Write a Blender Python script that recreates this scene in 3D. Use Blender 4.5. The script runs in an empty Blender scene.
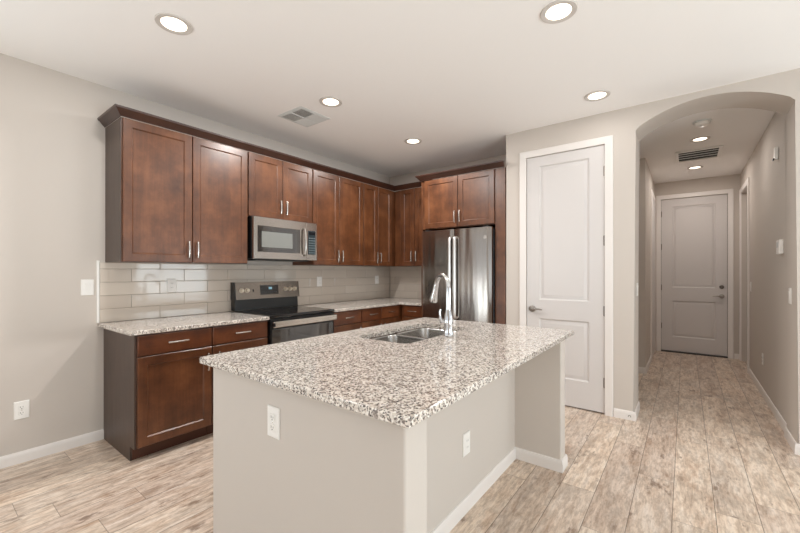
import bpy, bmesh, math, random
from mathutils import Vector, Matrix
random.seed(7)
sc = bpy.context.scene
COL = sc.collection
PI = math.pi

# ------------------------------------------------------------------ camera, world, light, exposure
TH = math.radians(37.2964)
cam_d = bpy.data.cameras.new('camera'); cam = bpy.data.objects.new('camera', cam_d); COL.objects.link(cam)
cam.location = (0, 0, 1.3179)
cam.rotation_euler = (PI/2, 0, TH - PI/2)
cam_d.sensor_width = 36.0
cam_d.lens = 374.84/800*36
cam_d.shift_y = (271.245-266.5)/800
cam_d.clip_start = 0.05
sc.camera = cam
sc.view_settings.view_transform = 'Standard'
sc.view_settings.look = 'None'
sc.view_settings.gamma = 1.0
sc.view_settings.exposure = -0.06
sc.view_settings.use_curve_mapping = False
sc.cycles.use_denoising = True
sc.cycles.max_bounces = 14
sc.cycles.diffuse_bounces = 10
sc.cycles.sample_clamp_indirect = 6.0

w = bpy.data.worlds.new('world'); sc.world = w; w.use_nodes = True
bgn = w.node_tree.nodes['Background']
bgn.inputs['Color'].default_value = (.86, .93, 1.0, 1)     # bright overcast sky outside the windows
bgn.inputs['Strength'].default_value = 1.3

def area(name, loc, rot, sx, sy, power, color=(1, 1, 1)):
    l = bpy.data.lights.new(name, 'AREA'); l.shape = 'RECTANGLE'; l.size = sx; l.size_y = sy
    l.energy = power; l.color = color
    o = bpy.data.objects.new(name, l); COL.objects.link(o); o.location = loc; o.rotation_euler = rot
    return o
DAY = (0.86, 0.965, 1.0)
UP = math.radians(45)           # daylight lamps tilted up to brighten the ceiling, as if bounced off ground
# daylight standing in the openings of the living side (y = -3.4), behind the camera (x = -3.6) and in the left wall (y = 3.64)
area('daylight_patio', (.7, -3.43, .66), (PI/2+UP, 0, 0), 2.6, 1.2, 122, DAY)
area('daylight_dining', (4.25, -3.43, 1.3), (PI/2+UP, 0, 0), 1.8, 1.6, 45, DAY)
area('daylight_rear', (-3.63, .6, .95), (0, -PI/2-UP, 0), .9, 3.0, 9, DAY)
area('daylight_left', (-1.75, 3.67, .66), (-PI/2-UP, 0, 0), 2.3, 1.2, 52, DAY)

# ------------------------------------------------------------------ materials
def lin(r, g, b):
    f = lambda c: (c/255/12.92) if c/255 <= .04045 else ((c/255+.055)/1.055)**2.4
    return (f(r), f(g), f(b), 1)

class NT:
    def __init__(s, name):
        s.m = bpy.data.materials.new(name); s.m.use_nodes = True
        s.t = s.m.node_tree; s.b = s.t.nodes['Principled BSDF']
    def node(s, typ, **k):
        n = s.t.nodes.new('ShaderNode'+typ)
        for a, v in k.items(): setattr(n, a, v)
        return n
    def put(s, sock, v):
        if isinstance(v, bpy.types.NodeSocket): s.t.links.new(v, sock)
        else: sock.default_value = v
    def set(s, **k):
        for a, v in k.items(): s.put(s.b.inputs[a.replace('_', ' ')], v)
        return s
    def math(s, op, a, b=None, c=None):
        n = s.node('Math', operation=op); s.put(n.inputs[0], a)
        if b is not None: s.put(n.inputs[1], b)
        if c is not None: s.put(n.inputs[2], c)
        return n.outputs[0]
    def coord(s, which='Object'): return s.node('TexCoord').outputs[which]
    def mapping(s, vec, scale=(1, 1, 1), loc=(0, 0, 0), rot=(0, 0, 0)):
        n = s.node('Mapping'); s.put(n.inputs['Vector'], vec); s.put(n.inputs['Location'], loc)
        n.inputs['Scale'].default_value = scale; n.inputs['Rotation'].default_value = rot
        return n.outputs[0]
    def noise(s, vec, scale, detail=3, rough=.5, dist=0):
        n = s.node('TexNoise'); s.put(n.inputs['Vector'], vec); n.inputs['Scale'].default_value = scale
        n.inputs['Detail'].default_value = detail; n.inputs['Roughness'].default_value = rough
        n.inputs['Distortion'].default_value = dist
        return n.outputs['Fac']
    def ramp(s, fac, stops, mode='LINEAR'):
        n = s.node('ValToRGB'); s.put(n.inputs[0], fac); e = n.color_ramp; e.interpolation = mode
        while len(e.elements) < len(stops): e.elements.new(.5)
        for el, (p, c) in zip(e.elements, stops):
            el.position = p; el.color = c if isinstance(c, tuple) else (c, c, c, 1)
        return n.outputs[0]
    def mix(s, fac, a, b, mode='MIX'):
        n = s.node('Mix', data_type='RGBA', blend_type=mode)
        s.put(n.inputs['Factor'], fac); s.put(n.inputs['A'], a) if 0 else None
        s.put(n.inputs[6], a); s.put(n.inputs[7], b)
        return n.outputs[2]
    def bump(s, height, strength=.2, dist=.01):
        n = s.node('Bump'); s.put(n.inputs['Height'], height)
        n.inputs['Strength'].default_value = strength; n.inputs['Distance'].default_value = dist
        s.t.links.new(n.outputs[0], s.b.inputs['Normal'])
        return s

def plain(name, rgb, rough=.5, metal=0.0, coat=0.0, bumps=None, **k):
    n = NT(name); n.set(Base_Color=lin(*rgb), Roughness=rough, Metallic=metal)
    if coat: n.set(Coat_Weight=coat, Coat_Roughness=.12)
    if bumps: n.bump(n.noise(n.coord(), bumps[0], 3), bumps[1], bumps[2] if len(bumps) > 2 else .002)
    if k: n.set(**k)
    return n.m

M = {}
M['paint'] = plain('wall_paint', (203, 195, 187), .75, bumps=(180, .12))
M['ceiling'] = plain('ceiling_paint', (245, 243, 241), .85, bumps=(140, .15))
M['white'] = plain('white_trim_paint', (232, 227, 223), .38)
M['door_white'] = plain('white_door_paint', (213, 209, 207), .42, bumps=(220, .06))
M['plate'] = plain('white_plastic', (238, 236, 232), .35)
M['slot'] = plain('dark_slot', (40, 38, 36), .6)
M['chrome'] = plain('chrome', (215, 216, 218), .08, 1.0)
M['nickel'] = plain('satin_nickel', (205, 200, 194), .27, 1.0)
M['lever_nickel'] = plain('lever_nickel', (168, 162, 156), .28, 1.0)
M['dark_nickel'] = plain('aged_nickel', (120, 112, 104), .3, 1.0)
M['black_gloss'] = plain('black_glass', (14, 14, 15), .06, coat=.5)
M['black'] = plain('black_enamel', (20, 20, 21), .3)
M['dark_body'] = plain('dark_grey_casing', (52, 51, 52), .4)
M['toe'] = plain('toe_kick_stain', (84, 48, 31), .5)
M['vent_grey'] = plain('vent_metal', (214, 217, 216), .45)
M['void'] = plain('gap_shade_dark', (34, 33, 33), .9)  # near-black stands in for the shade behind door gaps and grille slots
M['ring'] = plain('downlight_trim', (205, 199, 193), .5)
M['duct'] = plain('duct_metal', (150, 152, 152), .7)
M['glass_clear'] = plain('display_glass', (20, 26, 30), .08)
M['gasket'] = plain('grey_gasket', (70, 70, 72), .7)

def steel(name, rgb, rough, axis, wavy=False):
    n = NT(name)
    sc_ = {'x': (3, 260, 260), 'z': (260, 260, 3), 'y': (260, 3, 260)}[axis]
    v = n.noise(n.mapping(n.coord(), sc_), 1.0, 2)
    n.set(Base_Color=lin(*rgb), Metallic=1.0, Roughness=n.math('MULTIPLY_ADD', v, .12, rough-.06))
    n.bump(v, .04, .001)
    if wavy:
        b1 = n.b.inputs['Normal'].links[0].from_node
        b2 = n.node('Bump'); n.put(b2.inputs['Height'], n.noise(n.mapping(n.coord(), (9, 9, .8)), 1.0, 1)); b2.inputs['Strength'].default_value = .35; b2.inputs['Distance'].default_value = .02
        n.t.links.new(b2.outputs[0], b1.inputs['Normal'])
    return n.m
M['steel'] = steel('brushed_steel', (186, 180, 174), .24, 'x')
M['steel_bright'] = steel('brushed_steel_handle', (214, 208, 200), .26, 'x')
M['steel_dark'] = steel('brushed_steel_range', (142, 134, 126), .24, 'x')
M['mesh_reflection_grey'] = plain('perforated_screen_reflection', (118, 120, 116), .12, coat=1.0)  # screen grey lightened to paint in the pale reflection of the pantry door
M['keypad'] = plain('keypad_glass', (40, 50, 54), .12, coat=.5)
M['keys'] = plain('keypad_marks', (104, 116, 120), .4)
M['knob'] = plain('satin_knob', (226, 214, 196), .32, .55)
M['mirror_black'] = plain('reflective_black_glass', (16, 16, 17), .05, coat=1.0, IOR=2.0)
M['steel_v'] = steel('brushed_steel_door', (158, 151, 145), .18, 'z', True)
M['sink'] = steel('sink_steel', (196, 194, 191), .24, 'x')

def wood(name, c0, c1, c2, rough=.33, axis='z', coat=.25):
    n = NT(name)
    oi = n.node('ObjectInfo').outputs['Random']
    off = n.node('CombineXYZ'); n.put(off.inputs[0], n.math('MULTIPLY', oi, 13.0)); n.put(off.inputs[2], n.math('MULTIPLY', oi, 29.0))
    add = n.node('VectorMath', operation='ADD'); n.put(add.inputs[0], n.coord()); n.put(add.inputs[1], off.outputs[0])
    v = add.outputs[0]
    sg = (9, 9, .9) if axis == 'z' else (.9, 9, 9)
    sf = (90, 90, 3) if axis == 'z' else (3, 90, 90)
    a = n.noise(n.mapping(v, sg), 1.0, 4, .55, .6)
    b = n.noise(v, 4.5, 5, .65)
    g = n.noise(n.mapping(v, sf), 1.0, 2)
    f = n.math('ADD', n.math('MULTIPLY', a, .35), n.math('MULTIPLY', b, .65))
    col = n.ramp(f, [(.34, lin(*c0)), (.5, lin(*c1)), (.66, lin(*c2))])
    col = n.mix(n.math('MULTIPLY', n.ramp(g, [(.35, 0.), (.75, 1.)]), .18), col, lin(*[x*.6 for x in c0]))
    n.set(Base_Color=col, Roughness=n.math('MULTIPLY_ADD', g, .1, rough-.03), Coat_Weight=coat, Coat_Roughness=.28)
    n.bump(g, .04, .001)
    return n.m
M['wood'] = wood('stained_maple', (66, 35, 17), (96, 56, 31), (122, 76, 46))
M['wood_h'] = wood('stained_maple_drawer', (66, 33, 15), (97, 52, 26), (122, 71, 40), axis='x')
M['wood_side_sheen'] = wood('sheen_toned_cabinet_side', (66, 49, 40), (73, 55, 45), (82, 62, 51), .42, coat=.15)  # dark grey-brown of grazing reflections on the side panels, put into the colour
M['wood_dark'] = wood('stained_moulding', (50, 28, 19), (57, 32, 22), (66, 38, 26))

def granite():
    n = NT('speckled_granite')
    c = n.coord()
    wv = n.node('TexNoise'); n.put(wv.inputs['Vector'], c); wv.inputs['Scale'].default_value = 55
    ad = n.node('VectorMath', operation='MULTIPLY_ADD'); n.put(ad.inputs[0], wv.outputs['Color'])
    ad.inputs[1].default_value = (.013,)*3; n.put(ad.inputs[2], c)
    def vor(scale):
        k = n.node('TexVoronoi'); n.put(k.inputs['Vector'], ad.outputs[0]); k.inputs['Scale'].default_value = scale
        s = n.node('SeparateColor'); n.put(s.inputs[0], k.outputs['Color']); return s.outputs[0]
    a = vor(150); b = vor(210); d = vor(95)
    big = n.noise(c, 11, 3)
    a2 = n.math('ADD', a, n.math('MULTIPLY_ADD', big, .3, -.15))
    col = n.ramp(a2, [(0, lin(128, 120, 115)), (.10, lin(178, 170, 162)), (.24, lin(210, 201, 192)), (.40, lin(228, 220, 211)),
                      (.62, lin(240, 235, 228)), (.88, lin(212, 201, 189))], 'CONSTANT')
    col = n.mix(n.ramp(d, [(0, 0.), (.80, .8), (.90, 0.)], 'CONSTANT'), col, lin(150, 139, 131))
    col = n.mix(n.ramp(b, [(0, 1.), (.09, 0.)], 'CONSTANT'), col, lin(62, 58, 57))
    col = n.mix(n.ramp(b, [(0, 0.), (.86, 1.), (.93, 0.)], 'CONSTANT'), col, lin(120, 110, 104))
    n.set(Base_Color=col, Roughness=.10, Coat_Weight=.2, Coat_Roughness=.06)
    return n.m
M['granite'] = granite()

def floor_mat():
    n = NT('wood_look_plank_tile')
    s = n.node('SeparateXYZ'); n.put(s.inputs[0], n.coord()); x, y = s.outputs[0], s.outputs[1]
    W_, L_ = .1865, 1.21
    yy = n.math('DIVIDE', n.math('SUBTRACT', y, .057), W_)
    row = n.math('FLOOR', yy); fy = n.math('SUBTRACT', yy, row)
    wn = n.node('TexWhiteNoise', noise_dimensions='1D'); n.put(wn.inputs['W'], n.math('ADD', row, 3.7))
    xx = n.math('ADD', n.math('DIVIDE', x, L_), wn.outputs['Value'])
    pl = n.math('FLOOR', xx); fx = n.math('SUBTRACT', xx, pl)
    ey = n.math('MULTIPLY', n.math('MINIMUM', fy, n.math('SUBTRACT', 1.0, fy)), W_)
    ex = n.math('MULTIPLY', n.math('MINIMUM', fx, n.math('SUBTRACT', 1.0, fx)), L_)
    edge = n.math('MINIMUM', ex, ey)
    seam = n.math('MAXIMUM', n.math('LESS_THAN', ey, .0017), n.math('MULTIPLY', n.math('LESS_THAN', ex, .0017), .7))
    idv = n.node('CombineXYZ'); n.put(idv.inputs[0], n.math('MULTIPLY', pl, 7.31)); n.put(idv.inputs[1], n.math('MULTIPLY', row, 3.17))
    w3 = n.node('TexWhiteNoise', noise_dimensions='3D'); n.put(w3.inputs['Vector'], idv.outputs[0])
    rnd = n.node('SeparateColor'); n.put(rnd.inputs[0], w3.outputs['Color'])
    ad = n.node('VectorMath', operation='ADD'); n.put(ad.inputs[0], n.coord()); 
    sh = n.node('VectorMath', operation='SCALE'); n.put(sh.inputs[0], w3.outputs['Color']); sh.inputs['Scale'].default_value = 40
    n.put(ad.inputs[1], sh.outputs[0]); v = ad.outputs[0]
    streak = n.noise(n.mapping(v, (3.2, 20, 1)), 1.0, 8, .72, .5)
    patch = n.noise(n.mapping(v, (4.5, 10, 1)), 1.0, 7, .72, .4)
    fine = n.noise(n.mapping(v, (9, 120, 1)), 1.0, 3)
    base = n.ramp(streak, [(.30, lin(158, 141, 127)), (.40, lin(217, 200, 184)), (.50, lin(238, 224, 209)), (.64, lin(247, 238, 228))])
    base = n.mix(n.ramp(patch, [(.51, 0.), (.69, .72)]), base, lin(186, 154, 128))
    base = n.mix(n.ramp(n.noise(n.mapping(v, (2.6, 7, 1), (3, 5, 0)), 1.0, 6, .7), [(.51, 0.), (.67, .65)]), base, lin(180, 170, 160))
    base = n.mix(n.math('MULTIPLY', n.ramp(fine, [(.42, 1.), (.55, 0.)]), .15), base, lin(130, 108, 92))
    dk = n.noise(n.mapping(v, (6, 15, 1), (9, 1, 0)), 1.0, 5, .65)
    base = n.mix(n.ramp(dk, [(.60, 0.), (.69, .75)]), base, lin(120, 96, 80))
    base = n.mix(n.ramp(n.noise(n.mapping(v, (14, 50, 1)), 1.0, 5, .7), [(.40, .40), (.54, 0.)]), base, lin(142, 118, 98))
    tint = n.ramp(rnd.outputs[0], [(0, lin(232, 225, 221)), (.5, lin(245, 242, 239)), (1, lin(255, 250, 244))])
    base = n.mix(1.0, base, tint, 'MULTIPLY')
    col = n.mix(n.math('MULTIPLY', seam, .8), base, lin(96, 80, 68))
    n.set(Base_Color=col, Roughness=n.math('MULTIPLY_ADD', fine, .15, .33))
    hgt = n.math('ADD', n.math('MULTIPLY', n.math('MINIMUM', edge, .004), 220.0), n.math('MULTIPLY', fine, .18))
    n.bump(hgt, .25, .002)
    return n.m
M['floor'] = floor_mat()

def tile_mat():
    n = NT('glazed_tile')
    gi = n.node('NewGeometry').outputs['Random Per Island']
    col = n.ramp(gi, [(0, lin(202, 191, 179)), (1, lin(213, 203, 191))])
    n.set(Base_Color=col, Roughness=.08, Coat_Weight=.4, Coat_Roughness=.04)
    n.bump(n.noise(n.coord(), 9, 2), .05, .01)
    return n.m
M['tile'] = tile_mat()
M['grout'] = plain('tile_grout', (164, 154, 144), .85)

def emit(name, rgb, strength):
    n = NT(name); n.set(Base_Color=lin(*rgb), Emission_Color=lin(*rgb), Emission_Strength=strength)
    return n.m
M['lens'] = emit('lit_lens', (255, 240, 220), 3.0)
M['display'] = emit('display_digits', (150, 190, 205), .3)

# ------------------------------------------------------------------ builders
class MB:
    def __init__(s): s.bm = bmesh.new()
    def box(s, x0, x1, y0, y1, z0, z1, bev=0, seg=1):
        bm = s.bm
        vs = [bm.verts.new((x, y, z)) for x in (x0, x1) for y in (y0, y1) for z in (z0, z1)]
        q = [(0, 1, 3, 2), (4, 6, 7, 5), (0, 4, 5, 1), (2, 3, 7, 6), (0, 2, 6, 4), (1, 5, 7, 3)]
        fs = [bm.faces.new([vs[i] for i in f]) for f in q]
        if bev:
            es = list({e for f in fs for e in f.edges})
            bmesh.ops.bevel(bm, geom=es, offset=bev, segments=seg, affect='EDGES', profile=.5)
        return s
    def ring(s, pts): return [s.bm.verts.new(p) for p in pts]
    def skin(s, rings, closed=True, cap0=True, cap1=True):
        for a, b in zip(rings, rings[1:]):
            n = len(a)
            for i in range(n if closed else n-1):
                j = (i+1) % n
                s.bm.faces.new((a[i], a[j], b[j], b[i]))
        if closed and cap0: s.bm.faces.new(rings[0][::-1])
        if closed and cap1: s.bm.faces.new(rings[-1])
        return s
    def tube(s, pts, r, seg=12, flat=(1, 1), up=None):
        pts = [Vector(p) for p in pts]; n = len(pts)
        rs = r if isinstance(r, (list, tuple)) else [r]*n
        rings = []; prev = None
        for i, p in enumerate(pts):
            t = (pts[min(i+1, n-1)] - pts[max(i-1, 0)]).normalized()
            if prev is None:
                u = Vector(up) if up else (Vector((0, 0, 1)) if abs(t.z) < .9 else Vector((1, 0, 0)))
            else: u = prev
            u = (u - t*u.dot(t)).normalized(); prev = u; v = t.cross(u)
            rings.append(s.ring([p + (u*math.cos(2*PI*k/seg)*flat[0] + v*math.sin(2*PI*k/seg)*flat[1])*rs[i] for k in range(seg)]))
        return s.skin(rings)
    def cyl(s, p0, p1, r0, r1=None, seg=24): return s.tube([p0, p1], [r0, r0 if r1 is None else r1], seg)
    def lathe(s, prof, c=(0, 0, 0), axis='z', seg=32, caps=True):
        rings = []
        for r, h in prof:
            pts = []
            for k in range(seg):
                a = 2*PI*k/seg; p = (r*math.cos(a), r*math.sin(a), h)
                if axis == 'y': p = (p[0], h, p[1])
                if axis == 'x': p = (h, p[0], p[1])
                pts.append((c[0]+p[0], c[1]+p[1], c[2]+p[2]))
            rings.append(s.ring(pts))
        return s.skin(rings, True, caps, caps)
    def sweep(s, path, prof, fn, side=1):
        """profile (offset from the path, height) carried along a 2-D path with mitred corners"""
        P = [Vector(p) for p in path]; n = len(P); rings = []
        for i in range(n):
            ns = []
            if i > 0: d = (P[i]-P[i-1]).normalized(); ns.append(Vector((-d.y, d.x)))
            if i < n-1: d = (P[i+1]-P[i]).normalized(); ns.append(Vector((-d.y, d.x)))
            m = sum(ns, Vector((0, 0))).normalized(); m = m/max(.2, m.dot(ns[0]))*side
            rings.append(s.ring([fn(*(P[i]+m*o), h) for o, h in prof]))
        return s.skin(rings)
    def prism(s, poly, fn, h0, h1):
        return s.skin([s.ring([fn(a, b, h) for a, b in poly]) for h in (h0, h1)])
    def panel(s, x0, x1, z0, z1, y, rings):
        """nested rectangles on a face looking to -y: rings = [(inset, depth)]"""
        rr = [s.ring([(x0+i, y+d, z0+i), (x1-i, y+d, z0+i), (x1-i, y+d, z1-i), (x0+i, y+d, z1-i)]) for i, d in rings]
        return s.skin(rr, True, False, True)
    def build(s, name, mat, parent=None, angle=35, smooth=True):
        bm = s.bm
        bmesh.ops.recalc_face_normals(bm, faces=bm.faces[:])
        me = bpy.data.meshes.new(name); bm.to_mesh(me); bm.free()
        me.materials.append(M[mat] if isinstance(mat, str) else mat)
        if smooth:
            me.polygons.foreach_set('use_smooth', [True]*len(me.polygons)); me.set_sharp_from_angle(angle=math.radians(angle))
        o = bpy.data.objects.new(name, me); COL.objects.link(o)
        if smooth:
            wn = o.modifiers.new('weighted_normal', 'WEIGHTED_NORMAL'); wn.keep_sharp = True; wn.weight = 100
        if parent: o.parent = parent
        return o

def tag(o, label=None, cat=None, group=None, kind=None):
    if label: o['label'] = label
    if cat: o['category'] = cat
    if group: o['group'] = group
    if kind: o['kind'] = kind
    return o
def empty(name, loc, rot=(0, 0, 0), label=None, cat=None, group=None, kind=None):
    o = bpy.data.objects.new(name, None); COL.objects.link(o); o.location = loc; o.rotation_euler = rot
    o.empty_display_size = .1
    return tag(o, label, cat, group, kind)
def copy_tree(o, parent=None):
    c = o.copy(); COL.objects.link(c)
    if parent: c.parent = parent
    for ch in [q for q in bpy.data.objects if q.parent == o]: copy_tree(ch, c)
    return c
def structure(o, label=None, cat=None): return tag(o, label, cat, kind='structure')

# ------------------------------------------------------------------ the room shell
YW, XB, XD, XE, H = 3.643, 4.525, 3.882, 7.552, 2.7766
YP = 1.533                      # side wall of the pantry, beside the refrigerator
XM, YM, XR = -3.6, -3.4, 5.6    # rear wall, window wall, dining end
HL, HR = .41, -.655             # faces of the hall walls
JA, JB, ZS, ZA = .358, -.639, 2.563, 2.722   # arch jambs, spring and crown heights
XA = 4.24                       # hall side of the arch
T = .12

structure(MB().box(XM-T, XE+T, YM-T, YW+T, -.06, 0).build('floor', 'floor', smooth=False))
structure(MB().box(XM-T, XE+T, YM-T, YW+T, H, H+.06).build('ceiling', 'ceiling', smooth=False))
structure(MB().box(XM-T, -2.9, YW, YW+T, 0, H).box(-.6, XB+T, YW, YW+T, 0, H).box(-2.9, -.6, YW, YW+T, 2.36, H).build('wall_left', 'paint', smooth=False))
structure(MB().box(XB, XB+T, YP-T, YW, 0, H).build('wall_back', 'paint', smooth=False))
structure(MB().box(XA-.01, XB, YP-T, YP, 0, H).build('wall_pantry', 'paint', smooth=False))

# the wall with pantry door and arched hall opening, one outline in (y, z)
yc = (JA+JB)/2; hw = (JA-JB)/2; rise = ZA-ZS; R_ = (hw*hw+rise*rise)/(2*rise)
arch = []
a0 = math.asin(hw/R_)
for k in range(25):
    a = a0 - 2*a0*k/24
    arch.append((yc+R_*math.sin(a), ZA-R_+R_*math.cos(a)))
DY1, DY0, DZ = 1.311, .590, 2.486
outline = [(YP, 0), (DY1, 0), (DY1, DZ), (DY0, DZ), (DY0, 0), (JA, 0)] + arch + [(JB, 0), (-.90, 0), (-.90, H), (YP, H)]
mb = MB().prism(outline, lambda a, b, h: (h, a, b), XD, XA)
es = []
for e in mb.bm.edges:
    v0, v1 = e.verts[0].co, e.verts[1].co
    if abs(v0.x-v1.x) > 1e-5: continue
    ys = [v0.y, v1.y]; zs = [v0.z, v1.z]
    inarch = all(JB-1e-4 <= y <= JA+1e-4 for y in ys) and max(zs) > .01 and not (abs(zs[0]-zs[1]) < 1e-6 and zs[0] < .01)
    corner = all(abs(y-YP) < 1e-4 for y in ys) and v0.x < XD+.01
    if inarch or corner: es.append(e)
bmesh.ops.bevel(mb.bm, geom=es, offset=.010, segments=3, affect='EDGES', profile=.5)
structure(mb.build('wall_right', 'paint', angle=40))

structure(MB().box(5.75, XE+T, HL, HL+T, 0, H).build('wall_hall_left', 'paint', smooth=False))
structure(MB().box(XA, XE+T, 1.30, 1.40, 0, H).build('wall_alcove', 'paint', smooth=False))
structure(MB().box(XE, XE+T, .323, 1.30, 0, H).box(XE, XE+T, HR, -.512, 0, H).box(XE, XE+T, -.512, .323, 2.50, H).build('wall_hall_end', 'paint', smooth=False))
structure(MB().box(XA, 6.63, HR-T, HR, 0, H).box(7.42, XE+T, HR-T, HR, 0, H).box(6.63, 7.42, HR-T, HR, 2.46, H).build('wall_hall_right', 'paint', smooth=False))
structure(MB().box(XA, XE+T, -.90, -.78, 0, H).build('wall_dining', 'paint', smooth=False))
structure(MB().box(XR, XR+T, YM, -.90, 0, H).build('wall_dining_end', 'paint', smooth=False))
# window wall with its openings
structure(MB().box(XM, -.60, YM-T, YM, 0, H).box(2.00, 3.35, YM-T, YM, 0, H).box(5.15, XR+T, YM-T, YM, 0, H)
          .box(-.60, 2.00, YM-T, YM, 2.38, H).box(3.35, 5.15, YM-T, YM, 2.1, H).box(3.35, 5.15, YM-T, YM, 0, .5)
          .build('wall_window', 'paint', smooth=False))
structure(MB().box(XM-T, XM, YM, -.5, 0, H).box(XM-T, XM, 2.5, YW, 0, H).box(XM-T, XM, -.5, 2.5, 2.2, H).box(XM-T, XM, -.5, 2.5, 0, .5)
          .build('wall_rear', 'paint', smooth=False))
def window(n, x0, x1, z0, z1, cols, fn):
    m = MB()
    f = .05
    for a, b, c, d in [(x0, x1, z0, z0+f), (x0, x1, z1-f, z1), (x0, x0+f, z0, z1), (x1-f, x1, z0, z1)] + \
                      [(x0+(x1-x0)*k/cols-.025, x0+(x1-x0)*k/cols+.025, z0, z1) for k in range(1, cols)]:
        p, q = fn(a, -.015), fn(b, .015)
        m.box(min(p[0], q[0]), max(p[0], q[0]), min(p[1], q[1]), max(p[1], q[1]), c, d)
    structure(m.build('window_%d' % n, 'white'))
window(1, -.60, 2.00, 0, 2.38, 2, lambda a, h: (a, YM+h))
window(2, 3.35, 5.15, .5, 2.1, 3, lambda a, h: (a, YM+h))
window(4, -2.9, -.6, 0, 2.36, 2, lambda a, h: (a, YW-h))
window(3, -.5, 2.5, .5, 2.2, 3, lambda a, h: (XM+h, a))

# baseboards
BB = [(0, 0), (.013, 0), (.013, .052), (.0105, .058), (.0105, .068), (.006, .076), (0, .078)]
flat = lambda a, b, h: (a, b, h)
def baseboard(name, path, side=1, prof=BB, parent=None):
    o = MB().sweep(path, prof, flat, side).build(name, 'white', parent)
    return o if parent else structure(o)
baseboard('baseboard_left', [(-.6, YW), (.932, YW)], -1)
baseboard('baseboard_right', [(XD, .518), (XD, JA), (XA-.012, JA)], -1)
baseboard('baseboard_arch', [(XA, JB), (XD, JB), (XD, -.90), (XR, -.90)], -1)
baseboard('baseboard_hall_right', [(6.555, HR), (XA+.014, HR)], -1)
baseboard('baseboard_hall_left', [(5.75, 1.30), (5.75, HL), (6.62, HL)], -1)
baseboard('baseboard_hall_end', [(XE, -.585), (XE, HR)], -1)
baseboard('baseboard_hall_corner', [(XE, HL), (XE, .396)], -1)
baseboard('baseboard_rear', [(XM, YW), (XM, YM)], 1)

# casings: (width, projection)
CAS = [(0, 0), (0, .012), (.006, .016), (.030, .018), (.050, .020), (.062, .018), (.068, .012), (.068, 0)]
def casing(name, path, fn, side=1): return structure(MB().sweep(path, CAS, fn, side).build(name, 'white'))
casing('trim_1', [(DY1, 0), (DY1, DZ), (DY0, DZ), (DY0, 0)], lambda a, b, h: (XD-h, a, b), -1)
casing('trim_2', [(.323, 0), (.323, 2.50), (-.512, 2.50), (-.512, 0)], lambda a, b, h: (XE-h, a, b), -1)
casing('trim_3', [(6.63, 0), (6.63, 2.46), (7.42, 2.46), (7.42, 0)], lambda a, b, h: (a, HR+h, b), 1)
casing('trim_4', [(6.70, 0), (6.70, 2.46), (7.40, 2.46), (7.40, 0)], lambda a, b, h: (a, HL-h, b), 1)

def panel_door(name, loc, rotz, wd, z1, panels, hinge_x, lever_x, lever_dir, label, deadbolt=False, gap=.012, hinge_z=(.29, .95, 1.60, 2.24)):
    """two-panel door, local x along its width, front to -y"""
    root = empty(name, loc, (0, 0, rotz)); structure(root, label, 'door')
    m = MB(); t = .036
    xs0, xs1 = panels[0][0], panels[0][1]
    # slab sides and back
    m.box(.004, wd-.004, .0145, t, gap, z1-.004)
    g = [(0, gap)]
    zc = [gap]
    for p in panels: zc += [p[2], p[3]]
    zc += [z1-.004]
    def face(x0, x1, z0, z1_): m.box(x0, x1, 0, .0145, z0, z1_)
    face(.004, xs0, gap, z1-.004); face(xs1, wd-.004, gap, z1-.004)
    for i in range(0, len(zc), 2): face(xs0, xs1, zc[i], zc[i+1])
    slab = m.build('door_panel', 'door_white', root)
    for (x0, x1, z0, zz) in panels:
        MB().panel(x0, x1, z0, zz, -.0002, [(0, 0), (.003, .002), (.013, .0125), (.020, .0135), (.026, .0125), (.046, .0030), (.050, .0025)]).build('panel_moulding', 'door_white', root)
    for z in hinge_z:
        MB().box(hinge_x-.007, hinge_x+.010, -.006, .004, z-.045, z+.045, .001).cyl((hinge_x+.003, -.007, z-.047), (hinge_x+.003, -.007, z+.047), .006, seg=10).build('hinge', 'dark_nickel', root)
    lz = .935
    hd = MB().lathe([(.002, -.034), (.012, -.034), (.014, -.030), (.014, -.022), (.031, -.018), (.033, -.010), (.033, -.0005), (.002, -.0005)], (lever_x, 0, lz), 'y', 24)
    hd.tube([(lever_x, -.040, lz), (lever_x+lever_dir*.02, -.046, lz+.001), (lever_x+lever_dir*.06, -.047, lz+.002), (lever_x+lever_dir*.11, -.044, lz-.003)], [.011, .010, .009, .007], 12)
    hd.cyl((lever_x, -.020, lz), (lever_x, -.05, lz), .011, seg=16)
    hd.build('handle', 'lever_nickel', root)
    if deadbolt:
        MB().lathe([(.002, -.026), (.016, -.026), (.024, -.020), (.029, -.006), (.029, -.0005), (.002, -.0005)], (lever_x, 0, 1.075), 'y', 24).box(lever_x-.004, lever_x+.004, -.04, -.024, 1.06, 1.09, .002).build('deadbolt', 'dark_nickel', root)
    return root
# local x grows towards -y once turned by -90 degrees
panel_door('door_1', (XD+.004, DY1, 0), -PI/2, DY1-DY0, DZ,
           [(.128, .590, .268, .842), (.128, .590, 1.030, 2.385)], DY1-DY0-.004, .060, 1,
           'closed white two panel pantry door beside the refrigerator')
MB_ = MB().box(XD+.045, XD+.06, DY0, DY1, 0, DZ)
structure(MB_.build('pantry_gap_backing', 'void'))  # dark sheet added behind the pantry door as shade for its gaps
panel_door('door_2', (XE+.02, .323, 0), -PI/2, .835, 2.50,
           [(.150, .695, .25, .84), (.150, .695, 1.055, 2.375)], .002, .765, -1,
           'closed white entry door with deadbolt at the end of the hall', True, .02, (.42, 1.05, 1.72, 2.26))
structure(MB().box(XE+.06, XE+.08, -.512, .323, 0, 2.5).build('entry_gap_backing', 'void'))  # unseen dark backing added behind the entry door, shade for its gaps
structure(MB().box(XE-.02, XE+.06, -.512, .323, 0, .014).build('entry_gap_strip', 'dark_body'))  # dark strip painted in for the shaded gap under the entry door
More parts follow.
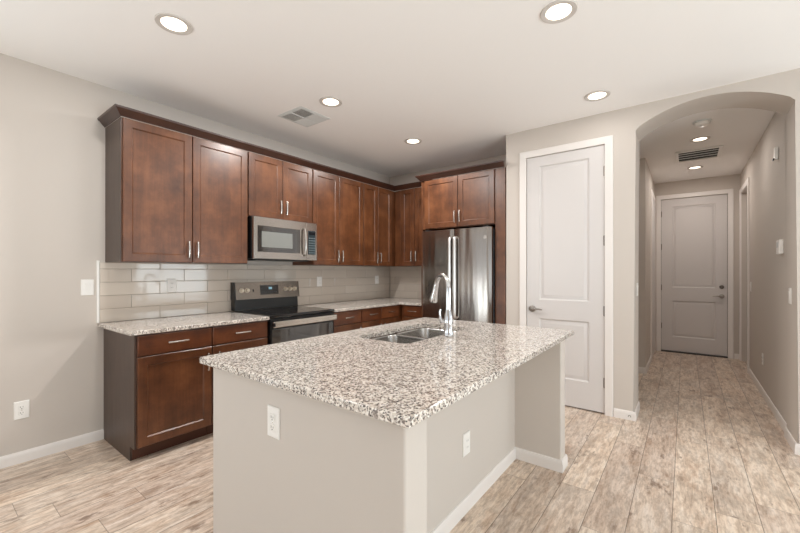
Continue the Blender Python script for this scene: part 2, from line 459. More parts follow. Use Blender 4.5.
structure(MB().box(6.64, 7.41, HR-.10, HR-.06, .012, 2.45).build('door_3', 'door_white'), 'closed white door in the right hand hall wall', 'door')
structure(MB().box(6.71, 7.39, HL-.012, HL-.001, .012, 2.45).build('door_4', 'door_white'), 'closed white door in the left hand hall wall', 'door')

# ------------------------------------------------------------------ cabinets
DOOR_T = .020
def shaker(x0, x1, z0, z1, fr=.058):
    """framed door front, its front face at y = -DOOR_T"""
    m = MB()
    y = -DOOR_T
    m.panel(x0, x1, z0, z1, y, [(0, DOOR_T-.001), (0, .003), (.003, 0), (fr, 0), (fr+.008, .0085)])
    return m
def slab_front(x0, x1, z0, z1):
    m = MB(); m.panel(x0, x1, z0, z1, -DOOR_T, [(0, DOOR_T-.001), (0, .004), (.002, .0015), (.006, 0)])
    return m
def pull(x, z, vertical, parent, L=.135):
    y = -DOOR_T
    m = MB(); h = L/2
    P = lambda t, d: (x, y-d, z+t) if vertical else (x+t, y-d, z)
    up = (1, 0, 0) if vertical else (0, 0, 1)
    m.tube([P(-h, .0245), P(-h*.8, .0275), P(-h*.4, .0305), P(0, .0315), P(h*.4, .0305), P(h*.8, .0275), P(h, .0245)], .0062, 10, (1.05, .75), up)
    for s in (-1, 1): m.cyl(P(s*h*.76, .0005), P(s*h*.76, .028), .0048, seg=10)
    return m.build('handle', 'nickel', parent)
def cabinet(name, loc, rotz, wd, dp, z0, z1, doors, drawers, label, group, toe=False, panel_side=None, mat_body='wood', extra=None):
    """local x along the run, y 0 = carcass front, z as built; doors = [(x0,x1,z0,z1,handle x,handle z)], drawers = [(x0,x1,z0,z1)]"""
    root = empty(name, loc, (0, 0, rotz), label, 'cabinet', group)
    m = MB()
    if toe:
        m.prism([(0, z0+.1), (.0, z1), (dp, z1), (dp, 0), (.085, 0), (.085, .1), (0, .1)][1:] , lambda a, b, h: (h, a, b), 0, wd)
    else: m.box(0, wd, 0, dp, z0, z1)
    m.build('body', mat_body, root, smooth=False)
    if toe: MB().box(.002, wd-.002, .079, .0845, .001, .099).build('toe_kick', 'toe', root)
    if panel_side == 'left':
        if toe: MB().prism([(-.004, .1), (-.004, z1), (dp, z1), (dp, 0), (.078, 0), (.078, .1)], lambda a, b, h: (h, a, b), -.012, -.0005).build('side_panel', 'wood_side_sheen', root, smooth=False)
        else: MB().box(-.006, -.0005, -.002, dp, z0, z1).build('side_panel', 'wood_side_sheen', root, smooth=False)
    for (x0, x1, a, b, hx, hz) in doors:
        d = shaker(x0, x1, a, b).build('door', 'wood', root)
        if hx is not None: pull(hx, hz, True, d)
    for (x0, x1, a, b) in drawers:
        d = slab_front(x0, x1, a, b).build('drawer', 'wood_h', root)
        pull((x0+x1)/2, (a+b)/2+.003, False, d)
    return root

UY = 3.295; UD = YW-UY-.001
ZB, ZT = 1.388, 2.448
G_UP = 'wall cabinets above the backsplash'
def upper(x0, x1, za, zb, split, hz, label, fill=0, side=None):
    w_ = x1-x0; g = .003
    xa, xb = .004, w_-.004-fill
    s_ = split-x0
    cabinet('wall_cabinet', (x0, UY, 0), 0, w_, UD, za, zb,
            [(xa, s_-g, za+.004, zb-.002, s_-.035, hz), (s_+g, xb, za+.004, zb-.002, s_+.035, hz)], [], label, G_UP, panel_side=side)
upper(.950, 1.940, ZB, ZT, 1.441, 1.497, 'tall two door brown wall cabinet at the left end above the bare counter', side='left')
upper(1.944, 2.711, 1.842, ZT, 2.325, 1.965, 'short two door brown wall cabinet above the microwave')
upper(2.715, 3.528, ZB, ZT, 3.112, 1.497, 'tall two door brown wall cabinet just right of the microwave')
upper(3.532, XB-.002, ZB, ZT, 3.816, 1.497, 'narrow two door brown wall cabinet running into the kitchen corner', fill=.405)
UXF = 4.185
cabinet('wall_cabinet', (UXF, UY-DOOR_T-.002, 0), -PI/2, UY-DOOR_T-.002-2.617, XB-UXF-.001, ZB, ZT,
        [(.112, .342, ZB+.004, ZT-.002, .307, 1.52), (.348, .653, ZB+.004, ZT-.002, .383, 1.52)], [],
        'two door brown wall cabinet between the corner and the refrigerator', G_UP)
# above the refrigerator
FX = 3.878; FY1 = 2.615; FY0 = 1.650
cabinet('wall_cabinet', (FX, FY1-.02, 0), -PI/2, FY1-.02-FY0, XB-FX-.001, 1.832, 2.432,
        [(.036, .492, 1.84, 2.428, .462, 1.955), (.498, .941, 1.84, 2.428, .528, 1.955)], [],
        'deep two door brown cabinet above the refrigerator', G_UP)
p = MB().box(FX-.006, XB-.002, FY1-.0185, FY1, .0, 2.432, .001).build('refrigerator_side_panel', 'wood')
tag(p, 'tall thin brown panel on the left side of the refrigerator', 'panel', 'panels beside the refrigerator')
p = MB().box(FX-.004, XB-.002, YP+.002, FY0-.003, .0, 2.432, .001).build('refrigerator_side_panel', 'wood')
tag(p, 'tall brown filler panel between refrigerator and painted wall', 'panel', 'panels beside the refrigerator')

CR = [(0, 0), (.007, 0), (.009, .006), (.020, .018), (.038, .040), (.044, .043), (.048, .048), (.050, .060), (0, .060)]
def crown(path, z, label):
    o = MB().sweep(path, CR, lambda a, b, h: (a, b, z+h), -1).build('crown_moulding', 'wood_dark', angle=30)
    tag(o, label, 'moulding', 'crown mouldings on the wall cabinets')
crown([(.943, YW-.002), (.943, UY-DOOR_T), (UXF-DOOR_T, UY-DOOR_T), (UXF-DOOR_T, FY1+.002)], ZT+.002, 'long dark brown crown moulding along the tops of the range wall cabinets')
crown([(UXF-DOOR_T-.055, FY1+.002), (FX-DOOR_T, FY1+.002), (FX-DOOR_T, YP+.003)], 2.434, 'short dark brown crown moulding above the refrigerator cabinet')

BY = 2.988; BD = YW-BY-.001; BZ = .882
G_LO = 'base cabinets under the granite counters'
def base(x0, x1, doors, drawers, label, side=None, dp=None, loc=None, rot=0):
    w_ = x1-x0
    cabinet('base_cabinet', loc or (x0, BY, 0), rot, w_, dp or BD, 0, BZ,
            [(a-x0, b-x0, .108, .725, (None if h is None else h-x0), .615) for a, b, h in doors],
            [(a-x0, b-x0, .735, .874) for a, b in drawers], label, G_LO, True, side, 'wood_h' if False else 'wood')
base(.945, 1.4545, [(.948, 1.451, 1.415)], [(.948, 1.451)], 'brown base cabinet with one drawer at the left end of the run', 'left')
base(1.4555, 1.950, [(1.459, 1.946, 1.50)], [(1.459, 1.946)], 'brown base cabinet with one drawer just left of the range')
base(2.738, 3.172, [(2.742, 3.168, 3.128)], [(2.742, 3.168)], 'brown base cabinet with one drawer just right of the range')
base(3.176, XB-.003, [(3.180, 3.522, 3.487), (3.528, 3.880, 3.563)], [(3.180, 3.522), (3.528, 3.880)], 'brown base cabinet with two drawers next to the kitchen corner')
BXF = 3.930
cabinet('base_cabinet', (BXF, BY-DOOR_T-.003, 0), -PI/2, BY-DOOR_T-.003-FY1-.003, XB-BXF-.003, 0, BZ,
        [(.045, .345, .108, .725, .08, .615)], [(.045, .345, .735, .874)],
        'narrow brown base cabinet between the corner and the refrigerator', G_LO, True)

# ------------------------------------------------------------------ granite tops
CZ0, CZ1 = .884, .914
def slab(name, outer, hole, label, z0=CZ0, z1=CZ1, e=.004):
    """outline with an eased edge, optional hole"""
    bm = bmesh.new()
    def inset(poly, d):
        P = [Vector(p) for p in poly]; n = len(P); out = []
        for i in range(n):
            d0 = (P[i]-P[i-1]).normalized(); d1 = (P[(i+1) % n]-P[i]).normalized()
            n0 = Vector((-d0.y, d0.x)); n1 = Vector((-d1.y, d1.x)); m = (n0+n1).normalized(); m = m/max(.3, m.dot(n0))
            out.append(P[i]+m*d)
        return out
    def ring(poly, z): return [bm.verts.new((p[0], p[1], z)) for p in poly]
    rings = [ring(inset(outer, e), z0), ring(outer, z0+e), ring(outer, z1-e), ring(inset(outer, e*.35), z1-e*.35), ring(inset(outer, e), z1)]
    n = len(outer)
    for a, b in zip(rings, rings[1:]):
        for i in range(n): bm.faces.new((a[i], a[(i+1) % n], b[(i+1) % n], b[i]))
    loops = [(rings[0], rings[-1])]
    if hole:
        hb, ht = ring(hole, z0), ring(hole, z1); k = len(hole)
        for i in range(k): bm.faces.new((hb[i], hb[(i+1) % k], ht[(i+1) % k], ht[i]))
        loops.append((hb, ht))
    for lv in (0, 1):
        ed = []
        for lp in loops:
            r = lp[lv]
            for i in range(len(r)): ed.append(bm.edges.get((r[i], r[(i+1) % len(r)])) or bm.edges.new((r[i], r[(i+1) % len(r)])))
        bmesh.ops.triangle_fill(bm, edges=ed, use_beauty=True)
    m = MB(); m.bm.free(); m.bm = bm
    o = m.build(name, 'granite', angle=15)
    return tag(o, label, 'countertop')
def rrect(x0, x1, y0, y1, r, seg=6):
    out = []
    for cx, cy, a in [(x1-r, y0+r, -90), (x1-r, y1-r, 0), (x0+r, y1-r, 90), (x0+r, y0+r, 180)]:
        for k in range(seg+1):
            t = math.radians(a+90*k/seg); out.append((cx+r*math.cos(t), cy+r*math.sin(t)))
    return out
slab('countertop', [(.895, 2.952), (1.953, 2.952), (1.953, YW-.002), (.895, YW-.002)], None, 'short grey speckled granite countertop to the left of the range')
slab('countertop', [(2.733, 2.952), (3.882, 2.952), (3.882, 2.618), (XB-.002, 2.618), (XB-.002, YW-.002), (2.733, YW-.002)], None,
     'corner shaped speckled granite countertop between range and refrigerator')
SX0, SX1, SY0, SY1 = 1.670, 2.430, 1.225, 1.625
slab('island_countertop', rrect(.830, 2.757, .602, 1.826, .012, 3), rrect(SX0, SX1, SY0, SY1, .06), 'large speckled granite island top with a sink cut into it')

# ------------------------------------------------------------------ tile backsplash
def backsplash():
    root = empty('tile_backsplash', (.887, YW, CZ1), label='grey beige glazed subway tile backsplash behind the counters', cat='backsplash')
    ox, oz = .887, CZ1
    t0 = .004; t1 = .010
    g = MB().box(0.019, XB-.001-ox, -t0, -.0005, .0005, ZB-oz-.001)
    g.box(XB-t0-ox, XB-.0005-ox, 2.618-YW, -t0, .0005, ZB-oz-.001)
    g.build('grout', 'grout', root, smooth=False)
    rows = [(0, .1057), (.1057, .2114), (.2114, .3171), (.3171, .4228), (.4228, ZB-oz)]
    m = MB(); gp = .0013
    def tile(a0, a1, z0, z1, fn):
        if a1-a0 < .012: return
        tl = random.uniform(-.0004, .0004); tz = random.uniform(-.0003, .0003); b = .0022
        p = [(a0+gp, z0+gp), (a1-gp, z0+gp), (a1-gp, z1-gp), (a0+gp, z1-gp)]
        q = [(a0+gp+b, z0+gp+b), (a1-gp-b, z0+gp+b), (a1-gp-b, z1-gp-b), (a0+gp+b, z1-gp-b)]
        sx = (-1, 1, 1, -1); sz = (-1, -1, 1, 1)
        m.skin([m.ring([fn(x, z, t0*.5) for x, z in p]), m.ring([fn(x, z, t1-.0015) for x, z in p]),
                m.ring([fn(x, z, t1+tl*s1+tz*s2) for (x, z), s1, s2 in zip(q, sx, sz)])], True, False, True)
    for r, (z0, z1) in enumerate(rows):
        first = 1.327 if r % 2 == 0 else 1.117
        cuts = [.906] + [first+.4085*k for k in range(-1, 12) if .95 < first+.4085*k < XB-t1-.01] + [XB-t1]
        for a, b in zip(cuts, cuts[1:]):
            tile(a-ox, b-ox, z0, z1, lambda x, z, d: (x, -d, z))
        f2 = .30 if r % 2 else .10
        cuts = [2.619] + [c for c in (2.619+f2+.4085*k for k in range(0, 4)) if c < YW-t1-.02] + [YW-t1]
        for a, b in zip(cuts, cuts[1:]):
            tile(a-YW, b-YW, z0, z1, lambda y, z, d: (XB-d-ox, y, z))
    m.build('tiles', 'tile', root, angle=25)
    MB().box(0, .018, -.011, -.0005, .0005, ZB-oz+.014, .002).build('edge_trim', 'plate', root)
backsplash()

# ------------------------------------------------------------------ range
def build_range():
    x0, x1 = 1.9585, 2.7275; w_ = x1-x0; yf = 2.985
    root = empty('range', (x0, yf, 0), label='stainless and black electric range with smooth glass cooktop', cat='stove')
    MB().box(0, w_, .0, .630, .03, .895, .003).build('body', 'black', root)
    for a in (.05, w_-.05):
        for b in (.06, .56): MB().cyl((a, b, 0), (a, b, .0295), .018, seg=12).build('foot', 'black', root)
    MB().box(-.002, w_+.002, -.040, .560, .897, .922, .005, 2).build('cooktop', 'black_gloss', root)
    for cx, cy, r in ((.2, .14, .105), (.57, .14, .08), (.2, .42, .08), (.57, .42, .105)):
        MB().lathe([(r-.0015, .0002), (r-.0015, .0006), (r, .0006), (r, .0002)], (cx, cy, .922), 'z', 48, False).build('burner_ring', 'dark_body', root)
    dr = MB().box(.004, w_-.004, -.034, -.001, .205, .885, .004, 2).build('oven_door', 'black', root)
    MB().box(.02, w_-.02, -.0375, -.0345, .225, .79, .001).build('window', 'mirror_black', dr)
    hb = MB().box(.006, w_-.006, -.084, -.064, .812, .868, .006, 2)
    hb.box(.03, .06, -.066, -.034, .826, .854, .003); hb.box(w_-.06, w_-.03, -.066, -.034, .826, .854, .003)
    hb.build('handle', 'steel_bright', dr)
    MB().box(.0055, .026, -.0848, -.06, .822, .858, .002).build('handle_cap', 'black', dr)
    MB().box(.004, w_-.004, -.034, -.001, .045, .195, .004).build('drawer', 'steel', root)
    # backguard
    MB().prism([(.567, .923), (.640, .923), (.640, 1.198), (.590, 1.198), (.578, 1.03), (.573, 1.03)], lambda a, b, h: (h, a, b), .006, w_-.006).build('backguard', 'black', root)
    pn = MB().prism([(.560, 1.032), (.592, 1.032), (.605, 1.204), (.580, 1.204)], lambda a, b, h: (h, a, b), .012, w_+.012).build('control_panel', 'steel_dark', root)
    MB().prism([(.556, 1.030), (.640, 1.030), (.640, 1.205), (.577, 1.206)], lambda a, b, h: (h, a, b), .0, .0115).build('end_cap', 'black', root)
    nrm = Vector((0, -(1.204-1.032), .020)).normalized()
    def on(x, t):   # point on the sloped face
        return Vector((x, .560+.020*t, 1.032+.172*t))
    for kx in (.075, .135, .595, .655, .715):
        c = on(kx, .52)
        MB().tube([c+nrm*.0005, c+nrm*.006, c+nrm*.0065, c+nrm*.026, c+nrm*.030], [.024, .024, .019, .017, .014], 20).box(kx-.004, kx+.004, c.y-.034, c.y-.018, c.z-.017, c.z+.020, .0015).build('knob', 'knob', pn)
    def plate(xa, xb, ta, tb, d):
        m = MB(); P = [on(xa, ta), on(xb, ta), on(xb, tb), on(xa, tb)]
        m.skin([m.ring([p+nrm*.0003 for p in P]), m.ring([p+nrm*d for p in P])]); return m
    dsp = plate(.285, .505, .22, .80, .002).build('display', 'black_gloss', pn)
    plate(.385, .425, .54, .68, .0028).build('clock_digits', 'display', dsp)
    km = MB()
    for r in range(2):
        for k in range(8):
            if r == 1 and 3 <= k <= 4: continue
            xa = .300+.024*k
            P = [on(xa, .34+.22*r), on(xa+.012, .34+.22*r), on(xa+.012, .40+.22*r), on(xa, .40+.22*r)]
            km.skin([km.ring([p+nrm*.0021 for p in P]), km.ring([p+nrm*.0026 for p in P])])
    km.build('touch_keys', 'gasket', dsp)
    c = on(.205, .5)
    MB().tube([c+nrm*.0003, c+nrm*.003], [.009, .009], 16, (1.5, .8)).build('button', 'black', pn)
build_range()

# ------------------------------------------------------------------ microwave
def build_microwave():
    x0, x1 = 1.952, 2.711; w_ = x1-x0; yf = 3.235; z0, z1 = 1.432, 1.838
    root = empty('microwave', (x0, yf, z0), label='stainless over the range microwave hung below the short cabinet', cat='microwave')
    h = z1-z0
    MB().box(.002, w_-.002, .0, YW-yf-.013, .004, h, .003).build('body', 'black', root)
    MB().box(.06, w_-.06, .04, .34, -.008, .0035).build('underside_vent', 'black', root)
    dw = .612
    # door frame around the dark window
    d = MB().panel(.006, dw, .006, h-.002, -.032, [(0, .031), (0, .004), (.004, 0), (.008, 0)])
    d = MB()
    wx0, wx1, wz0, wz1 = .044, .535, .072, .318
    ex = (.004, dw-.002, .004, h-.002)
    d.box(ex[0], wx0, -.032, -.001, ex[2], ex[3], .003); d.box(wx1, ex[1], -.032, -.001, ex[2], ex[3], .003)
    d.box(wx0-.004, wx1+.004, -.032, -.001, ex[2], wz0, .003); d.box(wx0-.004, wx1+.004, -.032, -.001, wz1, ex[3], .003)
    dr = d.build('door', 'steel', root)
    MB().panel(wx0-.002, wx1+.002, wz0-.002, wz1+.002, -.0275, [(0, .02), (0, 0), (.034, 0), (.036, .0015)]).build('window', 'mirror_black', dr)
    MB().box(wx0+.045, wx1-.095, -.0268, -.0258, wz0+.045, wz1-.05).build('screen', 'mesh_reflection_grey', dr)
    hd = MB().tube([(.580, -.030, .050), (.580, -.058, .066), (.580, -.068, .12), (.580, -.071, .195), (.580, -.068, .27), (.580, -.058, .324), (.580, -.030, .340)], .0115, 12, (1.1, .85), (1, 0, 0))
    hd.build('handle', 'steel', dr)
    cp = MB().box(dw+.001, w_-.003, -.032, -.001, .004, h-.002, .003).build('control_panel', 'steel', root)
    kp = MB().box(dw+.022, w_-.026, -.0345, -.0325, .065, .318, .001).build('keypad', 'keypad', cp)
    MB().box(dw+.030, w_-.034, -.0358, -.0348, .275, .305).build('display', 'glass_clear', cp)
    k = MB()
    for r in range(7):
        for c in range(3):
            xa = dw+.034+.030*c; za = .078+.026*r
            k.box(xa, xa+.017, -.0353, -.0347, za, za+.011)
    k.build('keys', 'keys', kp)
build_microwave()

# ------------------------------------------------------------------ refrigerator
def build_fridge():
    y1, y0 = 2.560, 1.657; w_ = y1-y0; xf = 3.862
    root = empty('refrigerator', (xf, y1, 0), (0, 0, -PI/2), 'stainless french door refrigerator with two vertical handles', 'refrigerator')
    MB().box(.003, w_-.003, 0, XB-xf-.03, .03, 1.785, .004).build('body', 'dark_body', root)
    MB().box(.02, w_-.02, .02, .5, 0, .03).build('base_grille', 'black', root)
    def front(a, b, z0, z1, name, bow=.016, ca=.012):
        n = 14; pts = []
        for k in range(n+1):
            t = k/n; x = a+(b-a)*t; g = ((x-w_/2)/(w_/2))**2
            y = -.058-bow*(1-g)
            e = min(x-a, b-x)
            if e < .008: y += .008*(1-e/.008)**2
            pts.append((x, y))
        poly = pts + [(b, -.004), (a, -.004)]
        m = MB().prism(poly, lambda p, q, h: (p, q, h), z0, z1)
        return m.build(name, 'steel_v', root, angle=50)
    L = front(.003, w_/2-.003, .735, 1.800, 'door')
    R = front(w_/2+.003, w_-.003, .735, 1.800, 'door')
    D = front(.003, w_-.003, .05, .722, 'freezer_drawer')
    for x, p in ((w_/2-.040, L), (w_/2+.024, R)):
        zz = [.785, .795, .83, 1.0, 1.25, 1.5, 1.66, 1.695, 1.705]
        yy = [-.066, -.106, -.112, -.114, -.115, -.114, -.112, -.106, -.066]
        MB().tube([(x, a, b) for a, b in zip(yy, zz)], .018, 14, (1.0, .8), (1, 0, 0)).build('handle', 'steel_h', p)
    MB().tube([(.10, -.07, .64), (.11, -.115, .645), (.30, -.128, .65), (.60, -.128, .65), (w_-.11, -.115, .645), (w_-.10, -.07, .64)], .015, 12).build('handle', 'steel_h', D)
    bx = w_-.075; by = -.0625
    MB().lathe([(.0165, by+.003), (.0165, by), (.0205, by), (.0205, by+.003)], (bx, -.0025, 1.690), 'y', 28, False).lathe([(.001, by+.003), (.001, by+.0012), (.0135, by+.0012), (.0135, by+.003)], (bx, -.0025, 1.690), 'y', 28).build('badge', 'nickel', R)
    for a in (.04, w_-.10): MB().box(a, a+.06, -.05, .02, 1.801, 1.812, .002).build('hinge_cover', 'dark_body', root)
M['steel_h'] = plain('bright_satin_handle', (240, 239, 238), .3, 1.0)
build_fridge()

# ------------------------------------------------------------------ island
def build_island():
    root = empty('kitchen_island', (0, 0, 0), label='painted kitchen island base with open seating recess', cat='kitchen island')
    root.location = (.878, .65, 0); X0, Y0 = .878, .65
    y1 = 1.782-Y0; zt = CZ0-.0005
    def rounded(xa, xb, ya, yb, r, corners):
        pts = []
        for (cx, cy, a, key) in [(xb, ya, -90, 'se'), (xb, yb, 0, 'ne'), (xa, yb, 90, 'nw'), (xa, ya, 180, 'sw')]:
            if key in corners:
                sx = -1 if 'e' in key else 1; sy = 1 if 's' in key else -1
                for k in range(6):
                    t = math.radians(a+90*k/5); pts.append((cx+sx*r+r*math.cos(t), cy+sy*r+r*math.sin(t)))
            else: pts.append((cx, cy))
        return pts
    MB().prism(rounded(0, .122, 0, y1, .010, ('sw', 'se')), flat, 0, zt).build('near_end_wall', 'paint', root, angle=40)
    MB().prism(rounded(1.722, 1.828, 0, y1, .010, ('sw', 'se')), flat, 0, zt).build('far_end_wall', 'paint', root, angle=40)
    MB().box(.117, 1.722, .311, .431, 0, zt).build('knee_wall', 'paint', root)
    baseboard('baseboard', [(.117, .02), (.117, .311), (1.709, .311), (1.709-.0, .311)][:3], -1, parent=root) if False else None
    MB().sweep([(.122, .04), (.122, .311), (1.722, .311), (1.722, 0), (1.828, 0), (1.828, y1)], BB, flat, -1).build('baseboard', 'white', root)
    # cabinet boxes open to the range side, leaving the sink bowls free
    MB().box(.117, .76, .431, y1-.022, .1, zt).box(.76, 1.60, .431, y1-.022, .1, .60).box(1.60, 1.722, .431, y1-.022, .1, zt).box(.117, 1.722, .431, y1-.08, 0, .1).build('cabinet_body', 'wood', root, smooth=False)
    m = MB().box(.76, 1.60, y1-.04, y1-.022, .6, zt).build('sink_apron', 'wood', root, smooth=False)
    for xa, xb in ((.120, .455), (.460, .797), (.803, 1.198), (1.202, 1.597), (1.603, 1.719)):
        pm = MB(); pm.panel(xa, xb, .108, .874, 0, [(0, -.019), (0, -.002), (.002, 0), (.05, 0), (.058, -.008)] if xb-xa > .2 else [(0, -.019), (0, -.002), (.002, 0)])
        for v in pm.bm.verts: v.co.y += y1
        pm.build('door', 'wood', root)
    return root
build_island()

def build_sink():
    root = empty('kitchen_sink', (SX0, SY0, CZ0), label='double bowl stainless sink set into the island', cat='sink')
    W_, D_ = SX1-SX0, SY1-SY0
    # rim flange under the stone
    def bowl(x0, x1, y0, y1, name, depth=.19):
        m = MB(); rings = []
        for (ins, z, r) in [(-.004, -.0045, .05), (0, -.0045, .05), (.004, -.012, .055), (.012, -.10, .06), (.02, -depth+.03, .06), (.035, -depth+.008, .06), (.065, -depth, .05)]:
            rings.append(m.ring([(p[0], p[1], z) for p in rrect(x0+ins, x1-ins, y0+ins, y1-ins, r, 6)]))
        m.skin(rings, True, False, True)
        cx, cy = (x0+x1)/2, (y0+y1)/2
        o = m.build(name, 'sink', root, angle=60)
        MB().lathe([(.002, 0), (.022, 0), (.026, .003), (.04, .004), (.043, .0005)], (cx, cy, -depth), 'z', 24).build('drain', 'chrome', o)
    mid = W_*.5
    bowl(.004, mid-.012, .004, D_-.004, 'bowl'); bowl(mid+.012, W_-.004, .004, D_-.004, 'bowl')
    MB().box(mid-.017, mid+.017, .012, D_-.012, -.03, -.0042, .004, 2).build('divider', 'sink', root)
build_sink()

def build_faucet():
    fx, fy = 2.035, 1.172
    root = empty('kitchen_faucet', (fx, fy, CZ1), label='chrome gooseneck pull down faucet behind the island sink', cat='faucet')
    MB().lathe([(.002, 0), (.030, 0), (.034, .006), (.030, .014), (.0275, .05), (.029, .075), (.029, .100), (.024, .130), (.0175, .165)], (0, 0, 0), 'z', 28).build('base', 'chrome', root)
    a = math.radians(31); dx, dy = math.sin(a), math.cos(a)
    pts = [(0, 0, .145), (0, 0, .22), (0, 0, .292)]
    R = .083; zc = .294
    for k in range(1, 13):
        t = math.radians(165*k/12); q = R*(1-math.cos(t)); pts.append((dx*q, dy*q, zc+R*math.sin(t)))
    MB().tube(pts, [.0165]*3+[.0155]*12, 16).build('spout', 'chrome', root)
    e = Vector(pts[-1]); t = (Vector(pts[-1])-Vector(pts[-2])).normalized()
    MB().tube([e-t*.002, e+t*.01, e+t*.03, e+t*.085, e+t*.118, e+t*.124], [.0160, .0175, .0175, .023, .0275, .025], 20).build('spray_head', 'chrome', root)
    b = math.radians(-75); hx, hy = -math.sin(b)*-1, math.cos(b)
    hx, hy = -.55, .83
    lv = MB().cyl((0, 0, .085), (hx*.042, hy*.042, .085), .0165, seg=18)
    lv.tube([(hx*.040, hy*.040, .086), (hx*.05, hy*.05, .11), (hx*.053, hy*.053, .15), (hx*.05, hy*.05, .168)], [.011, .009, .007, .006], 12)
    lv.build('lever', 'chrome', root)
build_faucet()

# ------------------------------------------------------------------ outlets, switches and small wall devices
def plate_thing(name, loc, rotz, label, cat, kind, w_=.078, h_=.122, group='white wall plates'):
    """plate on a wall; local front -y, centre at loc"""
    root = empty(name, loc, (0, 0, rotz), label, cat, group)
    MB().panel(-w_/2, w_/2, -h_/2, h_/2, -.006, [(0, .0055), (0, .003), (.004, 0)]).build('plate', 'plate', root)
    if kind == 'duplex':
        for s in (-1, 1):
            r = MB().box(-.0165, .0165, -.0085, -.0058, s*.0195-.014, s*.0195+.014, .002).build('receptacle', 'plate', root)
            MB().box(-.0075, -.0055, -.0090, -.0084, s*.0195-.003, s*.0195+.007).box(.0055, .0075, -.0090, -.0084, s*.0195-.002, s*.0195+.006).cyl((0, -.0090, s*.0195-.008), (0, -.0084, s*.0195-.008), .0024, seg=10).build('slots', 'slot', r)
        MB().lathe([(.0005, -.0078), (.003, -.0072), (.003, -.0058)], (0, 0, 0), 'y', 10).build('screw', 'nickel', root)
    elif kind == 'decor':
        r = MB().box(-.0165, .0165, -.0085, -.0058, -.033, .033, .0015).build('receptacle', 'plate', root)
        for s in (-1, 1): MB().box(-.0075, -.0055, -.0090, -.0084, s*.018-.003, s*.018+.006).box(.0055, .0075, -.0090, -.0084, s*.018-.003, s*.018+.006).build('slots', 'slot', r)
    elif kind == 'rocker':
        MB().prism([(-.0058, -.033), (-.0075, -.033), (-.0085, 0), (-.0115, .033), (-.0058, .033)], lambda a, b, h: (h, a, b), -.0165, .0165).build('rocker', 'plate', root)
    return root
R90 = -PI/2
plate_thing('light_switch', (.832, YW, 1.194), 0, 'white rocker light switch on the bare wall left of the backsplash', 'light switch', 'rocker')
plate_thing('wall_outlet', (.475, YW, .362), 0, 'white double outlet low on the bare left wall', 'outlet', 'duplex')
ty = YW-.0105
plate_thing('wall_outlet', (1.420, ty, 1.190), 0, 'white outlet on the tiles left of the range', 'outlet', 'decor')
plate_thing('wall_outlet', (3.109, ty, 1.190), 0, 'white outlet on the tiles just right of the range', 'outlet', 'decor')
plate_thing('wall_outlet', (4.203, ty, 1.192), 0, 'white outlet on the tiles near the kitchen corner', 'outlet', 'decor')
plate_thing('wall_outlet', (.8775, 1.295, .722), R90, 'white outlet on the near end of the island', 'outlet', 'duplex')
plate_thing('wall_outlet', (1.862, .9605, .370), 0, 'white outlet in the seating recess of the island', 'outlet', 'decor')
plate_thing('light_switch', (4.085, JB+.0005, 1.130), PI, 'white light switch on the right jamb of the arch', 'light switch', 'rocker')
plate_thing('light_switch', (4.085, JA-.0005, 1.150), 0, 'white light switch on the left jamb of the arch', 'light switch', 'rocker')
plate_thing('light_switch', (6.40, HR+.0005, 1.125), PI, 'white light switch beside the right hand hall doorway', 'light switch', 'rocker')
plate_thing('wall_outlet', (5.50, HR+.0005, .385), PI, 'white outlet low on the right wall of the hall', 'outlet', 'duplex')
t = empty('thermostat', (4.50, HR+.0005, 1.525), (0, 0, PI), 'white boxy thermostat on the right wall of the hall', 'thermostat')
MB().box(-.062, .062, -.030, -.001, -.060, .060, .005, 2).build('case', 'plate', t)
MB().box(-.040, .040, -.0315, -.0302, -.005, .040).build('screen', 'vent_grey', t)
t = empty('wall_sensor', (4.68, HR+.0005, 2.365), (0, 0, PI), 'small pale motion sensor high on the right wall of the hall', 'sensor')
MB().box(-.022, .022, -.026, -.001, -.055, .055, .006, 2).build('case', 'plate', t)
MB().box(-.020, .020, -.036, -.0262, -.062, -.040, .004).build('lens', 'dark_body', t)
ds = MB().tube([(XD-.014, .394+.010*math.cos(k*PI/8), .028+.016*math.sin(k*PI/8)) for k in range(9)], .0022, 8).build('door_stop', 'dark_nickel')
tag(ds, 'tiny dark metal door stop loop on the white baseboard by the arch', 'door stop')

# ------------------------------------------------------------------ ceiling fixtures
def downlight(x, y, label, power, group='recessed ceiling lights', r=.098, color=(1.0, .975, .95)):
    root = empty('recessed_light', (x, y, H), label=label, cat='ceiling light', group=group)
    MB().lathe([(r-.031, -.0005), (r-.030, -.004), (r-.014, -.008), (r-.003, -.007), (r, -.0005)], (0, 0, 0), 'z', 40, False).build('trim_ring', 'ring', root)
    MB().lathe([(.001, -.0035), (r-.0305, -.0030), (r-.0305, -.0006), (.001, -.0006)], (0, 0, 0), 'z', 40).build('lens', 'lens', root)
    l = bpy.data.lights.new('lamp', 'AREA'); l.shape = 'DISK'; l.size = .13; l.energy = power; l.color = color; l.spread = PI
    o = bpy.data.objects.new('lamp', l); COL.objects.link(o); o.parent = root; o.location = (0, 0, -.012)
LP = 20
downlight(.951, 2.40, 'round ceiling downlight above the left end of the range wall counter', LP-6)
downlight(2.205, 2.428, 'round ceiling downlight right beside the square ceiling vent', LP+8)
downlight(3.43, 2.428, 'round ceiling downlight nearest the kitchen corner', LP-4)
downlight(2.214, .567, 'round ceiling downlight over the seating side of the island', LP-11)
downlight(3.466, .584, 'round ceiling downlight in front of the pantry door', LP-18)
downlight(5.294, -.127, 'hall ceiling downlight between smoke detector and return grille', 4, r=.092, color=(1.0, .92, .85))
downlight(6.706, -.106, 'hall ceiling downlight nearest the entry door', 7.5, r=.092, color=(1.0, .92, .85))

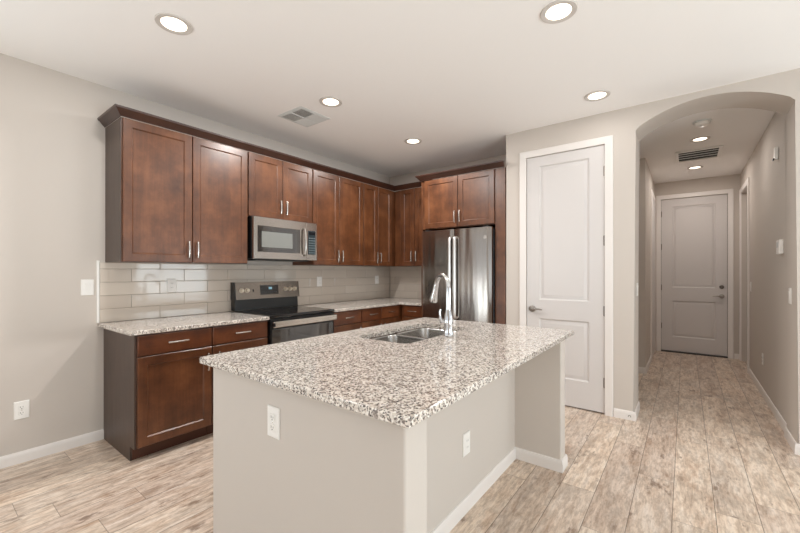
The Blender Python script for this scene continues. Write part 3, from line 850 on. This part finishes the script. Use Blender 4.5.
def supply_vent():
    x0, x1, y0, y1 = 2.098, 2.446, 2.695, 3.046
    root = empty('ceiling_vent', ((x0+x1)/2, (y0+y1)/2, H), label='square grey four way ceiling vent near the range wall cabinets', cat='air vent')
    h = (x1-x0)/2
    MB().box(-h+.02, h-.02, -h+.02, h-.02, -.002, -.0005).build('duct', 'duct', root)
    m = MB()
    for a in (0, 1, 2, 3):
        q = Matrix.Rotation(a*PI/2, 3, 'Z')
        poly = [(-h, -h), (h, -h), (h-.03, -h+.03), (-h+.03, -h+.03)]
        lo = m.ring([q @ Vector((p[0], p[1], -.001)) for p in poly]); hi = m.ring([q @ Vector((p[0], p[1], z)) for p, z in zip(poly, (-.004, -.004, -.010, -.010))])
        m.skin([lo, hi])
    m.build('frame', 'vent_grey', root)
    b = MB(); k = h-.03
    for qx, qy, ang in ((-1, -1, 0), (1, -1, 1), (1, 1, 0), (-1, 1, 1)):
        for i in range(9):
            c = (i+.5)/9*k
            if ang == 0: # blades along x
                ya = qy*c; xa, xb = sorted((0, qx*k)); s = .014*qy
                b.skin([b.ring([(xa, ya-s*.2, -.0075), (xb, ya-s*.2, -.0075), (xb, ya+s, -.0115), (xa, ya+s, -.0115)]), b.ring([(xa, ya-s*.2+.0012, -.0075), (xb, ya-s*.2+.0012, -.0075), (xb, ya+s+.0012, -.0115), (xa, ya+s+.0012, -.0115)])])
            else:
                xc = qx*c; ya, yb = sorted((0, qy*k)); s = .014*qx
                b.skin([b.ring([(xc-s*.2, ya, -.0075), (xc-s*.2, yb, -.0075), (xc+s, yb, -.0115), (xc+s, ya, -.0115)]), b.ring([(xc-s*.2+.0012, ya, -.0075), (xc-s*.2+.0012, yb, -.0075), (xc+s+.0012, yb, -.0115), (xc+s+.0012, ya, -.0115)])])
    b.box(-.003, .003, -k, k, -.013, -.003); b.box(-k, k, -.003, .003, -.013, -.003)
    b.build('blades', 'vent_grey', root)
supply_vent()
def return_grille():
    x0, x1, y0, y1 = 5.70, 6.22, -.350, .105
    root = empty('return_grille', ((x0+x1)/2, (y0+y1)/2, H), label='white framed return air grille with dark slots in the hall ceiling', cat='air vent')
    a, b = (x1-x0)/2, (y1-y0)/2
    MB().box(-a+.02, a-.02, -b+.02, b-.02, -.002, -.0005).build('duct', 'void', root)  # flat dark sheet in place of the shaded opening above the slats
    f = .035
    MB().box(-a, a, -b, -b+f, -.018, -.0022, .004).box(-a, a, b-f, b, -.018, -.0022, .004).box(-a, -a+f, -b+f, b-f, -.018, -.0022, .004).box(a-f, a, -b+f, b-f, -.018, -.0022, .004).build('frame', 'plate', root)
    s = MB()
    n = 4
    for i in range(1, n):
        x = -a+f+(2*a-2*f)*i/n
        s.box(x-.012, x+.012, -b+f, b-f, -.009, -.003, .001)
    s.build('slats', 'vent_grey', root)
return_grille()
sd = empty('smoke_detector', (4.69, -.13, H), label='round white smoke detector on the hall ceiling just behind the arch', cat='smoke detector')
MB().lathe([(.001, -.012), (.072, -.012), (.076, -.008), (.076, -.0005), (.001, -.0005)], seg=36).build('base', 'vent_grey', sd)  # base greyer than the cover, its shading put into the colour
MB().lathe([(.001, -.045), (.035, -.044), (.052, -.036), (.060, -.022), (.060, -.0125), (.001, -.0125)], seg=36).build('cover', 'plate', sd)
